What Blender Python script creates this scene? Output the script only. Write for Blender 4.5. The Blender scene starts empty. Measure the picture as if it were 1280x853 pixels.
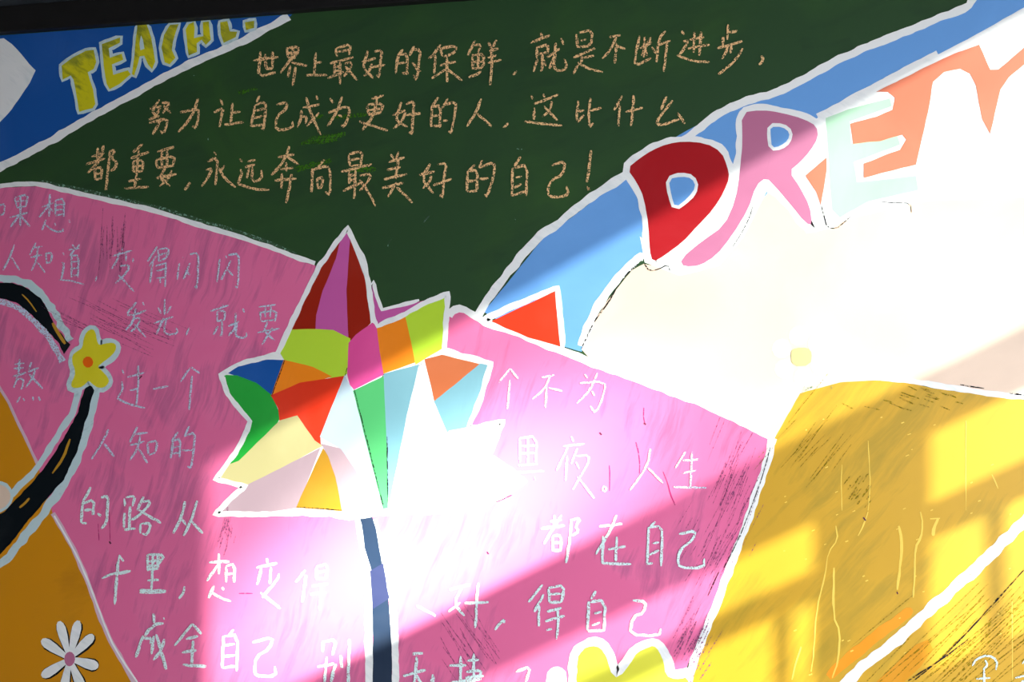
import bpy, math, random
from mathutils import Vector
random.seed(7)
C = bpy.context.scene.collection
S = bpy.context.scene

# ---------------------------------------------------------------- camera, world, lights, exposure
FPX, YAW, DIST = 1244.4, math.radians(12), 1.75
FW = Vector((-math.sin(YAW), math.cos(YAW), 0)); RT = Vector((math.cos(YAW), math.sin(YAW), 0)); UP = Vector((0, 0, 1))
CAM = Vector((0, 0, 1.5)) - FW*DIST
cd = bpy.data.cameras.new('camera'); cam = bpy.data.objects.new('camera', cd); C.objects.link(cam)
cd.sensor_width = 36; cd.lens = 36*FPX/1280; cam.location = CAM; cam.rotation_euler = (math.pi/2, 0, YAW)
S.camera = cam
S.view_settings.view_transform = 'Standard'; S.view_settings.look = 'None'
S.view_settings.exposure = 0.0; S.view_settings.gamma = 1.0; S.view_settings.use_curve_mapping = False
w = bpy.data.worlds.new('sky'); S.world = w; w.use_nodes = True
w.node_tree.nodes['Background'].inputs[0].default_value = (0.62, 0.78, 1.0, 1)
w.node_tree.nodes['Background'].inputs[1].default_value = 1.0
SUN_E = 30.0
sd = bpy.data.lights.new('sun', 'SUN'); sun = bpy.data.objects.new('sun', sd); C.objects.link(sun)
sd.energy = SUN_E; sd.angle = math.radians(0.53); sd.color = (1.0, 0.985, 0.85)
sun.location = (5, -5, 4)
sun.rotation_euler = Vector((-1, 1, -0.53)).to_track_quat('-Z', 'Y').to_euler()
def area(name, loc, size, energy, target, color):
    d = bpy.data.lights.new(name, 'AREA'); o = bpy.data.objects.new(name, d); C.objects.link(o)
    d.shape = 'RECTANGLE'; d.size, d.size_y = size; d.energy = energy; d.color = color
    o.location = loc; o.rotation_euler = (Vector(target)-Vector(loc)).to_track_quat('-Z', 'Z').to_euler()
area('window_daylight', (2.17, -1.9, .92), (1.2, 1.4), 200, (0, -1.0, -.8), (0.95, 0.97, 1.0))

# ---------------------------------------------------------------- helpers
def P(px, py):                       # where a point seen in the photograph lies on the board (x, z)
    d = FW + RT*((px-640)/FPX) - UP*((py-426.5)/FPX)
    t = -CAM.y/d.y; p = CAM + d*t
    return (p.x, p.z)
BX0, BX1, BZ0, BZ1 = -1.25, 1.02, 0.74, 2.104
def cl(p): return (min(max(p[0], BX0+.002), BX1-.002), min(max(p[1], BZ0+.002), BZ1-.001))

def new_mat(name): 
    m = bpy.data.materials.new(name); m.use_nodes = True
    return m, m.node_tree.nodes, m.node_tree.links, m.node_tree.nodes['Principled BSDF']
def paint(name, col, dark=None, amt=0.35, ang=0.0, rough=0.42, scale=(7, 60), light=None, thr=0.55, spec=0.22, blotch=0.12):
    """brushed poster paint: hand strokes along one direction, the coat thin in places"""
    m, N, L, B = new_mat(name)
    tc = N.new('ShaderNodeTexCoord')
    m0 = N.new('ShaderNodeMapping'); m0.inputs['Rotation'].default_value = (0, ang, 0)
    nw = N.new('ShaderNodeTexNoise'); nw.inputs['Scale'].default_value = 7; nw.inputs['Detail'].default_value = 2; L.new(tc.outputs['Object'], nw.inputs['Vector'])
    wv = N.new('ShaderNodeVectorMath'); wv.operation = 'MULTIPLY_ADD'; wv.inputs[1].default_value = (.045, .045, .045); L.new(nw.outputs[1], wv.inputs[0]); L.new(tc.outputs['Object'], wv.inputs[2])
    L.new(wv.outputs[0], m0.inputs[0])
    mp = N.new('ShaderNodeMapping'); mp.inputs['Scale'].default_value = (scale[0], 1, scale[1]); L.new(m0.outputs[0], mp.inputs[0])
    n1 = N.new('ShaderNodeTexNoise'); n1.inputs['Scale'].default_value = 1.0; n1.inputs['Detail'].default_value = 5; n1.inputs['Roughness'].default_value = .65
    L.new(mp.outputs[0], n1.inputs['Vector'])
    n2 = N.new('ShaderNodeTexNoise'); n2.inputs['Scale'].default_value = 5.0; n2.inputs['Detail'].default_value = 4; n2.inputs['Distortion'].default_value = .8
    L.new(tc.outputs['Object'], n2.inputs['Vector'])
    mul = N.new('ShaderNodeMath'); mul.operation = 'MULTIPLY'; L.new(n1.outputs[0], mul.inputs[0]); 
    r2 = N.new('ShaderNodeMapRange'); r2.inputs[1].default_value = .35; r2.inputs[2].default_value = .7; r2.inputs[3].default_value = .55; r2.inputs[4].default_value = 1.3
    L.new(n2.outputs[0], r2.inputs[0]); L.new(r2.outputs[0], mul.inputs[1])
    r1 = N.new('ShaderNodeMapRange'); r1.inputs[1].default_value = thr; r1.inputs[2].default_value = thr+.22; r1.inputs[3].default_value = 0; r1.inputs[4].default_value = amt
    L.new(mul.outputs[0], r1.inputs[0])
    dark = dark or tuple(c*.45 for c in col)
    mx = N.new('ShaderNodeMix'); mx.data_type = 'RGBA'; mx.inputs[6].default_value = (*col, 1); mx.inputs[7].default_value = (*dark, 1)
    L.new(r1.outputs[0], mx.inputs[0]); out = mx.outputs[2]
    light = light or tuple(min(1, c*1.15+.02) for c in col)
    r3 = N.new('ShaderNodeMapRange'); r3.inputs[1].default_value = .45; r3.inputs[2].default_value = .7; r3.inputs[3].default_value = 0; r3.inputs[4].default_value = min(1, blotch*5)
    L.new(n2.outputs[0], r3.inputs[0])
    mx2 = N.new('ShaderNodeMix'); mx2.data_type = 'RGBA'; L.new(r3.outputs[0], mx2.inputs[0]); L.new(out, mx2.inputs[6]); mx2.inputs[7].default_value = (*light, 1)
    L.new(mx2.outputs[2], B.inputs['Base Color'])
    B.inputs['Roughness'].default_value = rough
    B.inputs['Specular IOR Level'].default_value = spec
    bp = N.new('ShaderNodeBump'); bp.inputs['Strength'].default_value = .25; bp.inputs['Distance'].default_value = .0006
    L.new(n1.outputs[0], bp.inputs['Height']); L.new(bp.outputs[0], B.inputs['Normal'])
    return m
def chalk(name, col, cover=0.42, scale=420):
    """dry chalk: grains of pigment with the ground showing between them"""
    m, N, L, B = new_mat(name)
    tc = N.new('ShaderNodeTexCoord'); n = N.new('ShaderNodeTexNoise'); n.inputs['Scale'].default_value = scale; n.inputs['Detail'].default_value = 2
    L.new(tc.outputs['Object'], n.inputs['Vector'])
    r = N.new('ShaderNodeMapRange'); r.inputs[1].default_value = cover-.05; r.inputs[2].default_value = cover+.05; r.inputs[3].default_value = .12; r.inputs[4].default_value = 1
    L.new(n.outputs[0], r.inputs[0]); L.new(r.outputs[0], B.inputs['Alpha'])
    B.inputs['Base Color'].default_value = (*col, 1); B.inputs['Roughness'].default_value = .95; B.inputs['Specular IOR Level'].default_value = .1
    return m
def plain(name, col, rough=.6, nscale=8, var=.12, metal=0):
    m, N, L, B = new_mat(name)
    tc = N.new('ShaderNodeTexCoord'); n = N.new('ShaderNodeTexNoise'); n.inputs['Scale'].default_value = nscale; n.inputs['Detail'].default_value = 5
    L.new(tc.outputs['Object'], n.inputs['Vector'])
    mx = N.new('ShaderNodeMix'); mx.data_type = 'RGBA'; mx.inputs[6].default_value = (*[c*(1-var) for c in col], 1); mx.inputs[7].default_value = (*[min(1, c*(1+var)) for c in col], 1)
    L.new(n.outputs[0], mx.inputs[0]); L.new(mx.outputs[2], B.inputs['Base Color'])
    B.inputs['Roughness'].default_value = rough; B.inputs['Metallic'].default_value = metal; B.inputs['Specular IOR Level'].default_value = .25
    return m

ROOT = None
_k = [0]
def lay():                            # every coat lies a hair above the last one put on
    _k[0] += 1; return _k[0]*2e-6
def link(name, verts, faces, mat, parent=None, label=None, origin=None):
    me = bpy.data.meshes.new(name); me.from_pydata(verts, [], faces); me.update()
    o = bpy.data.objects.new(name, me); C.objects.link(o); me.materials.append(mat)
    if parent is not None:
        o.parent = parent
        wl = Vector((0, 0, 0)); p = parent
        while p is not None: wl += p.location; p = p.parent
        o.location = -wl
    if label: o['label'] = label
    return o
def empty(name, parent, loc, label=None):
    o = bpy.data.objects.new(name, None); C.objects.link(o); o.empty_display_size = .05
    if parent is not None:
        o.parent = parent; wl = Vector((0, 0, 0)); p = parent
        while p is not None: wl += p.location; p = p.parent
        o.location = Vector(loc)-wl
    else: o.location = loc
    if label: o['label'] = label
    return o
def wob(n, amp):                      # smooth hand tremble
    v = [random.uniform(-1, 1) for _ in range(n+4)]
    return [amp*(v[i]+v[i+1]*1.5+v[i+2])/3.5 for i in range(n)]
def dens(pts, step, closed):
    out = []; n = len(pts); m = n if closed else n-1
    for i in range(m):
        a, b = pts[i], pts[(i+1) % n]; d = math.hypot(b[0]-a[0], b[1]-a[1]); k = max(1, int(d/step))
        for j in range(k): out.append((a[0]+(b[0]-a[0])*j/k, a[1]+(b[1]-a[1])*j/k))
    if not closed: out.append(pts[-1])
    return out
def smooth(pts, closed, it=1):
    for _ in range(it):
        out = []; n = len(pts)
        if not closed: out.append(pts[0])
        for i in range(n if closed else n-1):
            a, b = pts[i], pts[(i+1) % n]
            out += [(a[0]*.75+b[0]*.25, a[1]*.75+b[1]*.25), (a[0]*.25+b[0]*.75, a[1]*.25+b[1]*.75)]
        if not closed: out.append(pts[-1])
        pts = out
    return pts
def slab(px, h, extra):               # a coat of paint: front face plus its edge
    v = []; 
    pts = []
    for q in px:
        p = cl(P(*q))
        if not pts or abs(p[0]-pts[-1][0])+abs(p[1]-pts[-1][1]) > 1e-5: pts.append(p)
    n = len(pts); y = -(h+extra)
    v = [(p[0], y, p[1]) for p in pts] + [(p[0], 0, p[1]) for p in pts]
    return v, [tuple(range(n))] + [(i, i+n, (i+1) % n+n, (i+1) % n) for i in range(n)]
def poly(name, pts, mat, parent, label=None, h=.0004, sm=0, amp=.55, step=5):
    if sm: pts = smooth(pts, True, sm)
    pts = dens(pts, step, True); a = wob(len(pts), amp); b = wob(len(pts), amp)
    pts = [(p[0]+a[i], p[1]+b[i]) for i, p in enumerate(pts)]
    v, f = slab(pts, h, lay())
    return link(name, v, f, mat, parent, label)
def strip(pts, wd, closed, jit, taper, y, v, f, step=4):
    pts = dens(pts, step, closed); n = len(pts); ja = wob(n, wd*jit); jb = wob(n, wd*jit); base = len(v)
    for i, p in enumerate(pts):
        a = pts[(i-1) % n] if (closed or i > 0) else p; b = pts[(i+1) % n] if (closed or i < n-1) else p
        dx, dy = b[0]-a[0], b[1]-a[1]; l = math.hypot(dx, dy) or 1; nx, ny = -dy/l, dx/l
        k = 1.0
        if taper and not closed:
            e = min(i, n-1-i); k = [.55, .9][e] if e < 2 else 1
        for s, j in ((1, ja[i]), (-1, jb[i])):
            q = cl(P(p[0]+nx*(s*wd*k/2+j), p[1]+ny*(s*wd*k/2+j))); v.append((q[0], y, q[1]))
    for i in range(n if closed else n-1):
        j = (i+1) % n
        f.append((base+2*i, base+2*i+1, base+2*j+1, base+2*j))
def ribbon(name, lines, wd, mat, parent, label=None, closed=False, h=.0008, sm=1, jit=.16, taper=True, step=4):
    if isinstance(lines[0][0], (int, float)): lines = [lines]
    v, f = [], []; y = -(h+lay())
    for l in lines: 
        y -= 1.3e-6
        if sm and len(l) > 2: l = smooth(l, closed, sm)
        strip(l, wd, closed, jit, taper, y, v, f, step)
    nv = len(v)                       # give it thickness: edge walls back to the board
    from collections import Counter
    c = Counter()
    for q in f:
        for i in range(4): a, b = q[i], q[(i+1) % 4]; c[(min(a, b), max(a, b))] += 1
    v += [(p[0], p[1]+.0004, p[2]) for p in v]
    f += [(a, b, b+nv, a+nv) for (a, b), k in c.items() if k == 1]
    return link(name, v, f, mat, parent, label)
def box(name, lo, hi, mat, parent=None, label=None, kind=None, bev=0.0):
    x0, y0, z0 = lo; x1, y1, z1 = hi
    v = [(x, y, z) for x in (x0, x1) for y in (y0, y1) for z in (z0, z1)]
    f = [(0, 1, 3, 2), (4, 6, 7, 5), (0, 4, 5, 1), (2, 3, 7, 6), (0, 2, 6, 4), (1, 5, 7, 3)]
    o = link(name, v, f, mat, parent, label)
    if kind: o['kind'] = kind
    if bev:
        b = o.modifiers.new('bevel', 'BEVEL'); b.width = bev; b.segments = 2
    return o
def S_(s, ox=0, oy=0, k=5):           # strokes: "x,y x,y; x,y x,y" measured in an enlarged view
    out = []
    for part in s.split(';'):
        pts = [tuple(float(t) for t in q.split(',')) for q in part.split()]
        if len(pts) > 1: out.append([(ox+x/k, oy+y/k) for x, y in pts])
    return out
def PT(s, ox=0, oy=0, k=1): return S_(s, ox, oy, k)[0]

# ---------------------------------------------------------------- the room
WALLM = plain('cream_wall_paint', (.34, .33, .31), .85, 6, .05)
box('floor', (-4, -6, -.1), (2.4, .15, 0), plain('terrazzo_floor', (.46, .44, .40), .6, 60, .2), kind='structure')
box('ceiling', (-4, -6, 3.2), (2.4, .15, 3.3), WALLM, kind='structure')
box('wall_back', (-4, .03, 0), (2.4, .15, 3.2), WALLM, kind='structure')
box('wall_left', (-4.1, -6, 0), (-4, .15, 3.2), WALLM, kind='structure')
box('wall_rear', (-4, -6.1, 0), (2.4, -6, 3.2), WALLM, kind='structure')
box('baseboard_back', (-4, .012, 0), (2.2, .03, .11), plain('skirting', (.16, .10, .07), .5), kind='structure')
# window wall on the right: the openings are where the sun patches on the board come from
X0, T = 2.2, .12
YL, YR = -2.785, -1.12                # the windows' far and near ends
UZ0, UZ1 = 2.250, 2.744+.53*T        # clerestory
LZ0, LZ1 = 1.10, 2.096+.53*T         # lower window, left leaf
RZ0, RZ1 = 1.766, 2.150+.53*T        # lower window, right leaf
YA, YB = -1.692, -1.510-T            # pier between the two lower windows
m_, f_ = [], []
def wbox(y0, y1, z0, z1):
    b = len(m_); m_.extend([(x, y, z) for x in (X0, X0+T) for y in (y0, y1) for z in (z0, z1)])
    f_.extend([tuple(b+i for i in q) for q in ((0, 1, 3, 2), (4, 6, 7, 5), (0, 4, 5, 1), (2, 3, 7, 6), (0, 2, 6, 4), (1, 5, 7, 3))])
wbox(-6, YL-T, 0, 3.2); wbox(YR, .15, 0, 3.2); wbox(YL-T, YR, UZ1, 3.2)
wbox(YL-T, YA, LZ1, UZ0); wbox(YA, YR, RZ1, UZ0); wbox(YA, YB, 0, RZ1)
wbox(YL-T, YA, 0, LZ0); wbox(YB, YR, 0, RZ0)
o = link('wall_right', m_, f_, WALLM); o['kind'] = 'structure'
FR = plain('white_window_metal', (.75, .76, .76), .4, 5, .03)
t = .012
def wempty(n, y): 
    e = empty('window_%d' % n, None, (X0+.06, y, 1.5)); e['kind'] = 'structure'; return e
w1 = wempty(1, -2.2); w2 = wempty(2, -1.4)
xf = X0+.02
box('transom_bar', (xf, YL-T, 1.985), (xf+t, YA, 2.022+.53*t), FR, w1)
box('sash_bar', (xf, -1.776, LZ0), (xf+t, -1.748-t, 1.985), FR, w1)
box('transom_bar', (xf, YB, 1.995), (xf+t, YR, 2.043+.53*t), FR, w2)
box('sash_bar', (xf, -1.4496, RZ0), (xf+t, -1.4176-t, 1.995), FR, w2)

def glass(name, bright_spot=None, base=.38):           # unseen glass, its dimming made up to shape the sunbeam, brighter round one spot
    m, N, L, B = new_mat(name); N.remove(B); out = [n for n in N if n.type == 'OUTPUT_MATERIAL'][0]
    tr = N.new('ShaderNodeBsdfTransparent'); L.new(tr.outputs[0], out.inputs[0])
    tc = N.new('ShaderNodeTexCoord'); no = N.new('ShaderNodeTexNoise'); no.inputs['Scale'].default_value = 9; L.new(tc.outputs['Object'], no.inputs['Vector'])
    a = N.new('ShaderNodeMath'); a.operation = 'MULTIPLY_ADD'; a.inputs[1].default_value = .10; a.inputs[2].default_value = base; L.new(no.outputs[0], a.inputs[0])
    if bright_spot:
        mp = N.new('ShaderNodeMapping'); mp.vector_type = 'TEXTURE'; mp.inputs['Location'].default_value = (0, bright_spot[0], bright_spot[1]); mp.inputs['Scale'].default_value = (100, bright_spot[2], bright_spot[3])
        L.new(tc.outputs['Object'], mp.inputs[0]); ln = N.new('ShaderNodeVectorMath'); ln.operation = 'LENGTH'; L.new(mp.outputs[0], ln.inputs[0])
        mr = N.new('ShaderNodeMapRange'); mr.interpolation_type = 'SMOOTHSTEP'; mr.inputs[1].default_value = .15; mr.inputs[2].default_value = 1; mr.inputs[3].default_value = 1; mr.inputs[4].default_value = 0
        L.new(ln.outputs['Value'], mr.inputs[0]); mx = N.new('ShaderNodeMix'); L.new(mr.outputs[0], mx.inputs[0]); L.new(a.outputs[0], mx.inputs[2]); mx.inputs[3].default_value = .98
        a = mx
    L.new(a.outputs[0], tr.inputs[0]); return m
GL = glass('sun_dimming_glass', None, .46); GL1 = glass('sun_dimming_glass_spot', (-2.42, 2.41, .60, .30))  # tints added to weaken the sun, upper pane lets more through its middle
box('window_pane', (xf+.03, YL-T, UZ0), (xf+.033, YR, UZ1), GL1, w1)
box('window_pane', (xf+.03, YL-T, LZ0), (xf+.033, YA, LZ1), GL, w1)
box('window_pane', (xf+.03, YB, RZ0), (xf+.033, YR, RZ1), GL, w2)

# ---------------------------------------------------------------- the painted chalkboard
ROOT = empty('chalkboard', None, (0, .03, BZ0))
ROOT['label'] = 'green school chalkboard in a black frame covered with a painted mural and handwritten Chinese text'
ROOT['category'] = 'chalkboard'
GREEN = paint('chalkboard_green', (.018, .058, .020), (.010, .030, .017), .8, math.radians(16), .6, (3, 16), (.028, .088, .020), .42, blotch=.14, spec=.3)
BLACK = plain('black_frame_paint', (.006, .006, .007), .6, 30, .5)
GREYB = plain('worn_dark_frame_edge', (.022, .028, .036), .6, 60, .6)
box('board_panel', (BX0, 0, BZ0), (BX1, .03, BZ1), GREEN, ROOT, 'dark green writing surface')
box('frame_rail', (BX0-.05, -.018, BZ1), (BX1+.05, .03, BZ1+.050), BLACK, ROOT, 'black top frame rail', bev=.002)
box('frame_rail', (BX0-.05, -.012, BZ1+.0505), (BX1+.05, .03, BZ1+.095), GREYB, ROOT, 'dark grey upper frame strip', bev=.002)
box('frame_rail', (BX0-.05, -.018, BZ0-.05), (BX1+.05, .03, BZ0), BLACK, ROOT, 'black bottom frame rail', bev=.002)
box('frame_rail', (BX0-.05, -.018, BZ0), (BX0, .03, BZ1), BLACK, ROOT, 'black left frame rail', bev=.002)
box('frame_rail', (BX1, -.018, BZ0), (BX1+.05, .03, BZ1), BLACK, ROOT, 'black right frame rail', bev=.002)
box('chalk_tray', (BX0, -.085, BZ0-.062), (BX1, -.018, BZ0-.045), BLACK, ROOT, bev=.003)

R_ = math.radians
M = dict(
 pink=paint('pink_paint', (.72, .150, .335), (.24, .06, .17), .62, R_(70), .6, (6, 60), (.74, .20, .40), .44, spec=.12, blotch=.10),
 blue=paint('deep_blue_paint', (.008, .085, .36), None, .35, R_(80), .45, (6, 30)),
 sky=paint('sky_blue_paint', (.12, .33, .74), (.09, .26, .62), .5, R_(-30), .5, (6, 30), spec=.6),
 white=paint('white_paint', (.80, .83, .86), (.50, .58, .64), .6, R_(-35), .5, (12, 70), None, .42),
 chalkwhite=paint('bluish_white_paint', (.50, .66, .72), (.22, .40, .46), .9, R_(35), .6, (60, 160), (.62, .74, .80), .45),
 yellow=paint('golden_yellow_paint', (.56, .325, .014), (.31, .22, .010), .9, R_(52), .55, (5, 45), (.66, .38, .020), .40, spec=.4),
 ochre=paint('ochre_paint', (.60, .25, .006), (.36, .14, .004), .6, R_(20), .45, (6, 20), (.56, .24, .01)),
 orange=paint('orange_paint', (.85, .24, .012), None, .3, R_(70), .42, (6, 40)),
 cream=paint('peach_cream_paint', (.74, .58, .47), None, .08, R_(15), .42, (5, 30)),
 red=paint('red_paint', (.36, .010, .016), (.33, .01, .02), .4, R_(75), .40, (6, 40)),
 scarlet=paint('scarlet_paint', (.72, .040, .014), (.6, .03, .012), .4, R_(75), .42, (6, 40)),
 darkred=paint('dark_red_paint', (.30, .016, .006), (.15, .012, .008), .7, R_(80), .42, (10, 90)),
 plum=paint('orchid_paint', (.52, .10, .36), (.32, .05, .24), .7, R_(85), .42, (8, 120)),
 magenta=paint('magenta_paint', (.72, .08, .32), None, .2, R_(60), .42, (6, 40)),
 rose=paint('rose_letter_paint', (.45, .13, .27), None, .25, R_(80), .55, (6, 40), spec=.8),
 lime=paint('lime_green_paint', (.46, .70, .045), None, .25, R_(50), .42, (6, 40)),
 green=paint('leaf_green_paint', (.018, .36, .045), None, .3, R_(50), .42, (6, 40)),
 mint=paint('mint_paint', (.065, .36, .13), None, .15, R_(80), .42, (6, 40)),
 lmint=paint('pale_mint_paint', (.36, .60, .45), None, .1, R_(80), .5, (6, 40), spec=.6),
 aqua=paint('light_sky_paint', (.15, .33, .42), None, .15, R_(80), .45, (6, 40), spec=.6),
 paleblue=paint('pale_blue_paint', (.45, .58, .70), None, .1, R_(80), .42, (6, 40)),
 palepink=paint('pale_mauve_paint', (.42, .31, .37), None, .15, R_(70), .45, (6, 40), spec=.6),
 palecream=paint('pale_yellow_paint', (.52, .48, .24), None, .1, R_(70), .42, (6, 40)),
 salmon=paint('salmon_paint', (.42, .115, .045), None, .15, R_(70), .45, (6, 40)),
 peach=paint('peach_letter_paint', (.62, .175, .10), None, .12, R_(70), .45, (6, 40), spec=.5),
 lemon=paint('lemon_yellow_paint', (.66, .60, .02), (.25, .28, .03), .6, R_(40), .45, (15, 50)),
 letteryellow=paint('streaky_yellow_paint', (.62, .58, .012), (.10, .15, .02), .95, R_(-35), .5, (22, 70), None, .34),
 gold=paint('amber_paint', (.46, .24, .02), None, .1, R_(60), .42, (6, 40)),
 navy=paint('navy_paint', (.016, .031, .066), (.011, .022, .046), .5, R_(-85), .5, (8, 90), spec=.1),
 indigo=paint('slate_violet_paint', (.028, .036, .10), (.02, .026, .07), .6, R_(10), .45, (8, 90)),
 black=paint('black_paint', (.004, .007, .010), None, .3, R_(60), .8, (6, 40), spec=.05),
 hotorange=paint('bright_orange_paint', (.80, .13, .006), None, .2, R_(60), .45, (6, 40)),
 greyline=paint('grey_paint', (.30, .31, .36), None, .4, R_(60), .6, (30, 90)),
 purple=chalk('dark_purple_scratches', (.24, .07, .18), .57, 260),
 olive=chalk('dark_olive_scratches', (.26, .19, .01), .56, 260),
 drip=paint('dripped_yellow_paint', (.80, .58, .10), None, .1, R_(60), .35, (6, 40)),
 inkline=chalk('black_ink_line', (.015, .015, .02), .44, 260),
 lilac=paint('pinkish_white_paint', (.62, .45, .56), None, .4, R_(-60), .5, (10, 60)),
 darkspeck=plain('dark_red_speck', (.10, .02, .05)),
 amberline=paint('amber_line_paint', (.80, .30, .012), None, .1, R_(-50), .5, (6, 40)),
 pinkdrip=chalk('dark_pink_drip', (.42, .03, .16), .42, 300),
 ochreR=paint('ochre_orange_paint', (.62, .27, .01), None, .3, R_(50), .5, (6, 40)),
 tan=chalk('tan_chalk', (.80, .52, .26), .46, 420),
 bluechalk=chalk('pale_blue_chalk', (.50, .60, .78), .44, 430),
 cyanchalk=chalk('pale_cyan_chalk', (.66, .84, .88), .40, 430),
 dust=chalk('chalk_dust', (.16, .30, .22), .56, 200),
 greenstreak=chalk('bright_green_streaks', (.045, .15, .014), .47, 330),
)
def field(pts, mat, label, **k): return poly('painted_field', pts, M[mat], ROOT, label, **k)
def stripe(pts, wd, label, mat='white', **k): return ribbon('painted_stripe', pts, wd, M[mat], ROOT, label, taper=False, **k)

# fields
field(PT("-200,-20 -60,40 0,43 175,29 320,18 368,10 362,21 340,32 320,43 295,55 260,71 225,86 190,105 150,127 112,147 75,170 25,197 0,209 -80,262 -200,330"), 'blue', 'deep blue corner field behind the yellow capital letters')
PINK = PT("-200,300 -80,245 0,235 50,233 82,241 130,251 175,262 212,272 250,284 287,294 320,305 345,314 370,325 395,332 400,385 440,400 466,400 466,358 470,366 477,389 500,384 525,377 555,370 561,392 577,388 595,400 640,412 690,436 747,458 827,488 890,511 950,541 965,553 935,640 915,690 890,757 860,830 820,960 230,960 168,853 135,800 112,733 95,690 66,642 47,582 0,485 -80,330")
field(PINK, 'pink', 'large pink field carrying the pale chalk text')
field(PT("-200,400 -80,330 0,485 47,582 66,642 95,690 112,733 135,800 168,853 230,960 -200,960"), 'ochre', 'ochre field at the lower left')
field(PT("605,390 645,340 680,297 720,268 778,222 800,200 850,168 893,145 917,133 966,118 1015,91 1080,59 1165,26 1218,3 1240,-60 1500,-60 1500,60 1280,30 1200,56 1020,150 990,240 880,340 803,322 775,345 745,385 727,440 700,432 700,405 640,412"), 'sky', 'sky blue band running up behind the large letters')
field(PT("1018,150 1050,130 1085,112 1130,89 1165,72 1200,54 1240,32 1290,4 1360,-50 1500,-60 1500,330 960,330 985,260 1000,215"), 'white', 'white ground behind the right hand letters', h=.0005)
field(PT("727,437 740,405 760,375 790,338 805,330 850,338 900,326 938,268 962,238 985,262 1020,290 1060,275 1150,252 1500,240 1500,520 1280,495 1200,486 1120,474 1050,478 1000,492 965,553 950,541 890,511 827,488 747,458"), 'cream', 'peach cream hill shape', h=.00055)
field(PT("985,500 1000,484 1045,476 1118,474 1168,486 1280,500 1500,520 1500,960 820,960 860,853 895,757 938,642 962,566"), 'yellow', 'golden yellow field at the lower right', h=.00045)
field(PT("-200,60 -60,62 -10,50 5,48 15,55 22,62 37,80 45,88 38,103 15,137 0,153 -50,190 -200,260"), 'white', 'white pointed shape at the left edge')
field(PT("1085,862 1112,838 1145,806 1160,800 1166,812 1150,835 1120,862 1090,930 1040,930"), 'ochreR', 'ochre orange patch under the diagonal stripe', h=.0006)
ribbon('painted_stripe', PT("1035,846 1065,820 1100,792 1140,762"), 13, M['amberline'], ROOT, 'orange stroke along the diagonal stripe', h=.0006)

field(PT("800,296 806,328 850,345 900,332 930,296 958,240 985,255 1008,292 1042,285 1040,200 1034,150 1000,205 950,222 905,222 880,262 850,300 830,318"), 'white', 'white ground under the letters', h=.0006)
# stripes between the fields
stripe(PT("-90,262 0,209 25,197 75,170 112,147 150,127 190,105 225,86 260,71 295,55 320,43 340,32 362,21"), 9.5, 'white stripe under the deep blue corner')
stripe(PT("-90,240 0,233 25,230 50,230 82,238 130,249 175,259 212,269 250,282 287,292 320,303 345,312 370,322 394,329"), 6, 'white stripe along the top of the pink field')
ribbon('painted_stripe', PT("50,227 82,233 130,244 175,254 212,263 250,276 287,286 320,297 345,307 370,318"), 4, M['dust'], ROOT, 'smudged pale chalk along the pink field', h=.0007, taper=False)
stripe(PT("562,396 566,388 577,385 595,396 610,406 640,413 665,423 690,434 747,456 827,486 890,509 950,539 968,548"), 9.5, 'white stripe between the pink and cream fields')
stripe(PT("966,548 957,585 945,617 938,642 920,690 908,722 895,757 868,825 858,860 840,920"), 10, 'white stripe between the pink and yellow fields')
stripe(PT("597,396 612,370 638,338 650,322 664,306 680,290 696,282 712,266 732,252 752,238 778,222 792,212"), 10.5, 'white stripe along the lower sky blue band')
stripe(PT("852,177 868,166 893,145 917,133 940,124 966,118 996,104 1020,90 1055,72 1080,60 1120,45 1165,26 1200,12 1215,5 1217,-20"), 10, 'white stripe along the upper sky blue band')
stripe(PT("805,322 800,320 786,334 768,353 750,378 737,402 727,433"), 10, 'white stripe between sky blue and cream')
stripe(PT("1022,146 1060,126 1090,110 1135,86 1172,67"), 8, 'white stripe under the sky blue band')
stripe(PT("980,484 1045,472 1118,472 1168,482 1235,492 1280,497 1400,508"), 7, 'white stripe over the yellow field')
stripe(PT("1000,950 1045,868 1055,855 1085,828 1120,802 1145,778 1185,742 1220,712 1250,682 1280,652 1340,592"), 14, 'broad white diagonal stripe across the yellow field')
stripe(PT("-60,400 0,480 47,580"), 3.5, 'thin pinkish stripe at the left', mat='lilac', h=.0006)
stripe(PT("66,642 82,668 95,692 112,733 123,765 135,795 150,822 168,853 200,905"), 6, 'pinkish white stripe between ochre and pink', mat='lilac', h=.0006)
ribbon('painted_stripe', PT("68,645 97,695 114,736 137,798 152,824 172,853"), 2, M['white'], ROOT, 'white line beside the ochre field', taper=False)

# ink lines left of the brush
for s, wd in (("727,436 735,418 745,398 758,382 770,362 776,352 788,338 798,330", 1.6), ("806,330 812,339 825,336 834,331 838,339", 1.6), ("1027,258 1030,270 1034,285 1046,286 1055,278 1063,271", 1.2),
              ("941,258 936,275 925,295 915,310", 1.0), ("963,558 955,590 937,640 922,677 905,710", 1.2), ("900,712 885,745", 1.0), ("1100,252 1120,254 1138,254 1139,266", .8), ("1200,481 1215,484 1230,486", 2.0), ("1262,492 1280,494", 1.5)):
    ribbon('ink_line', PT(s), wd, M['inkline'], ROOT, h=.0011, jit=.35)

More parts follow.
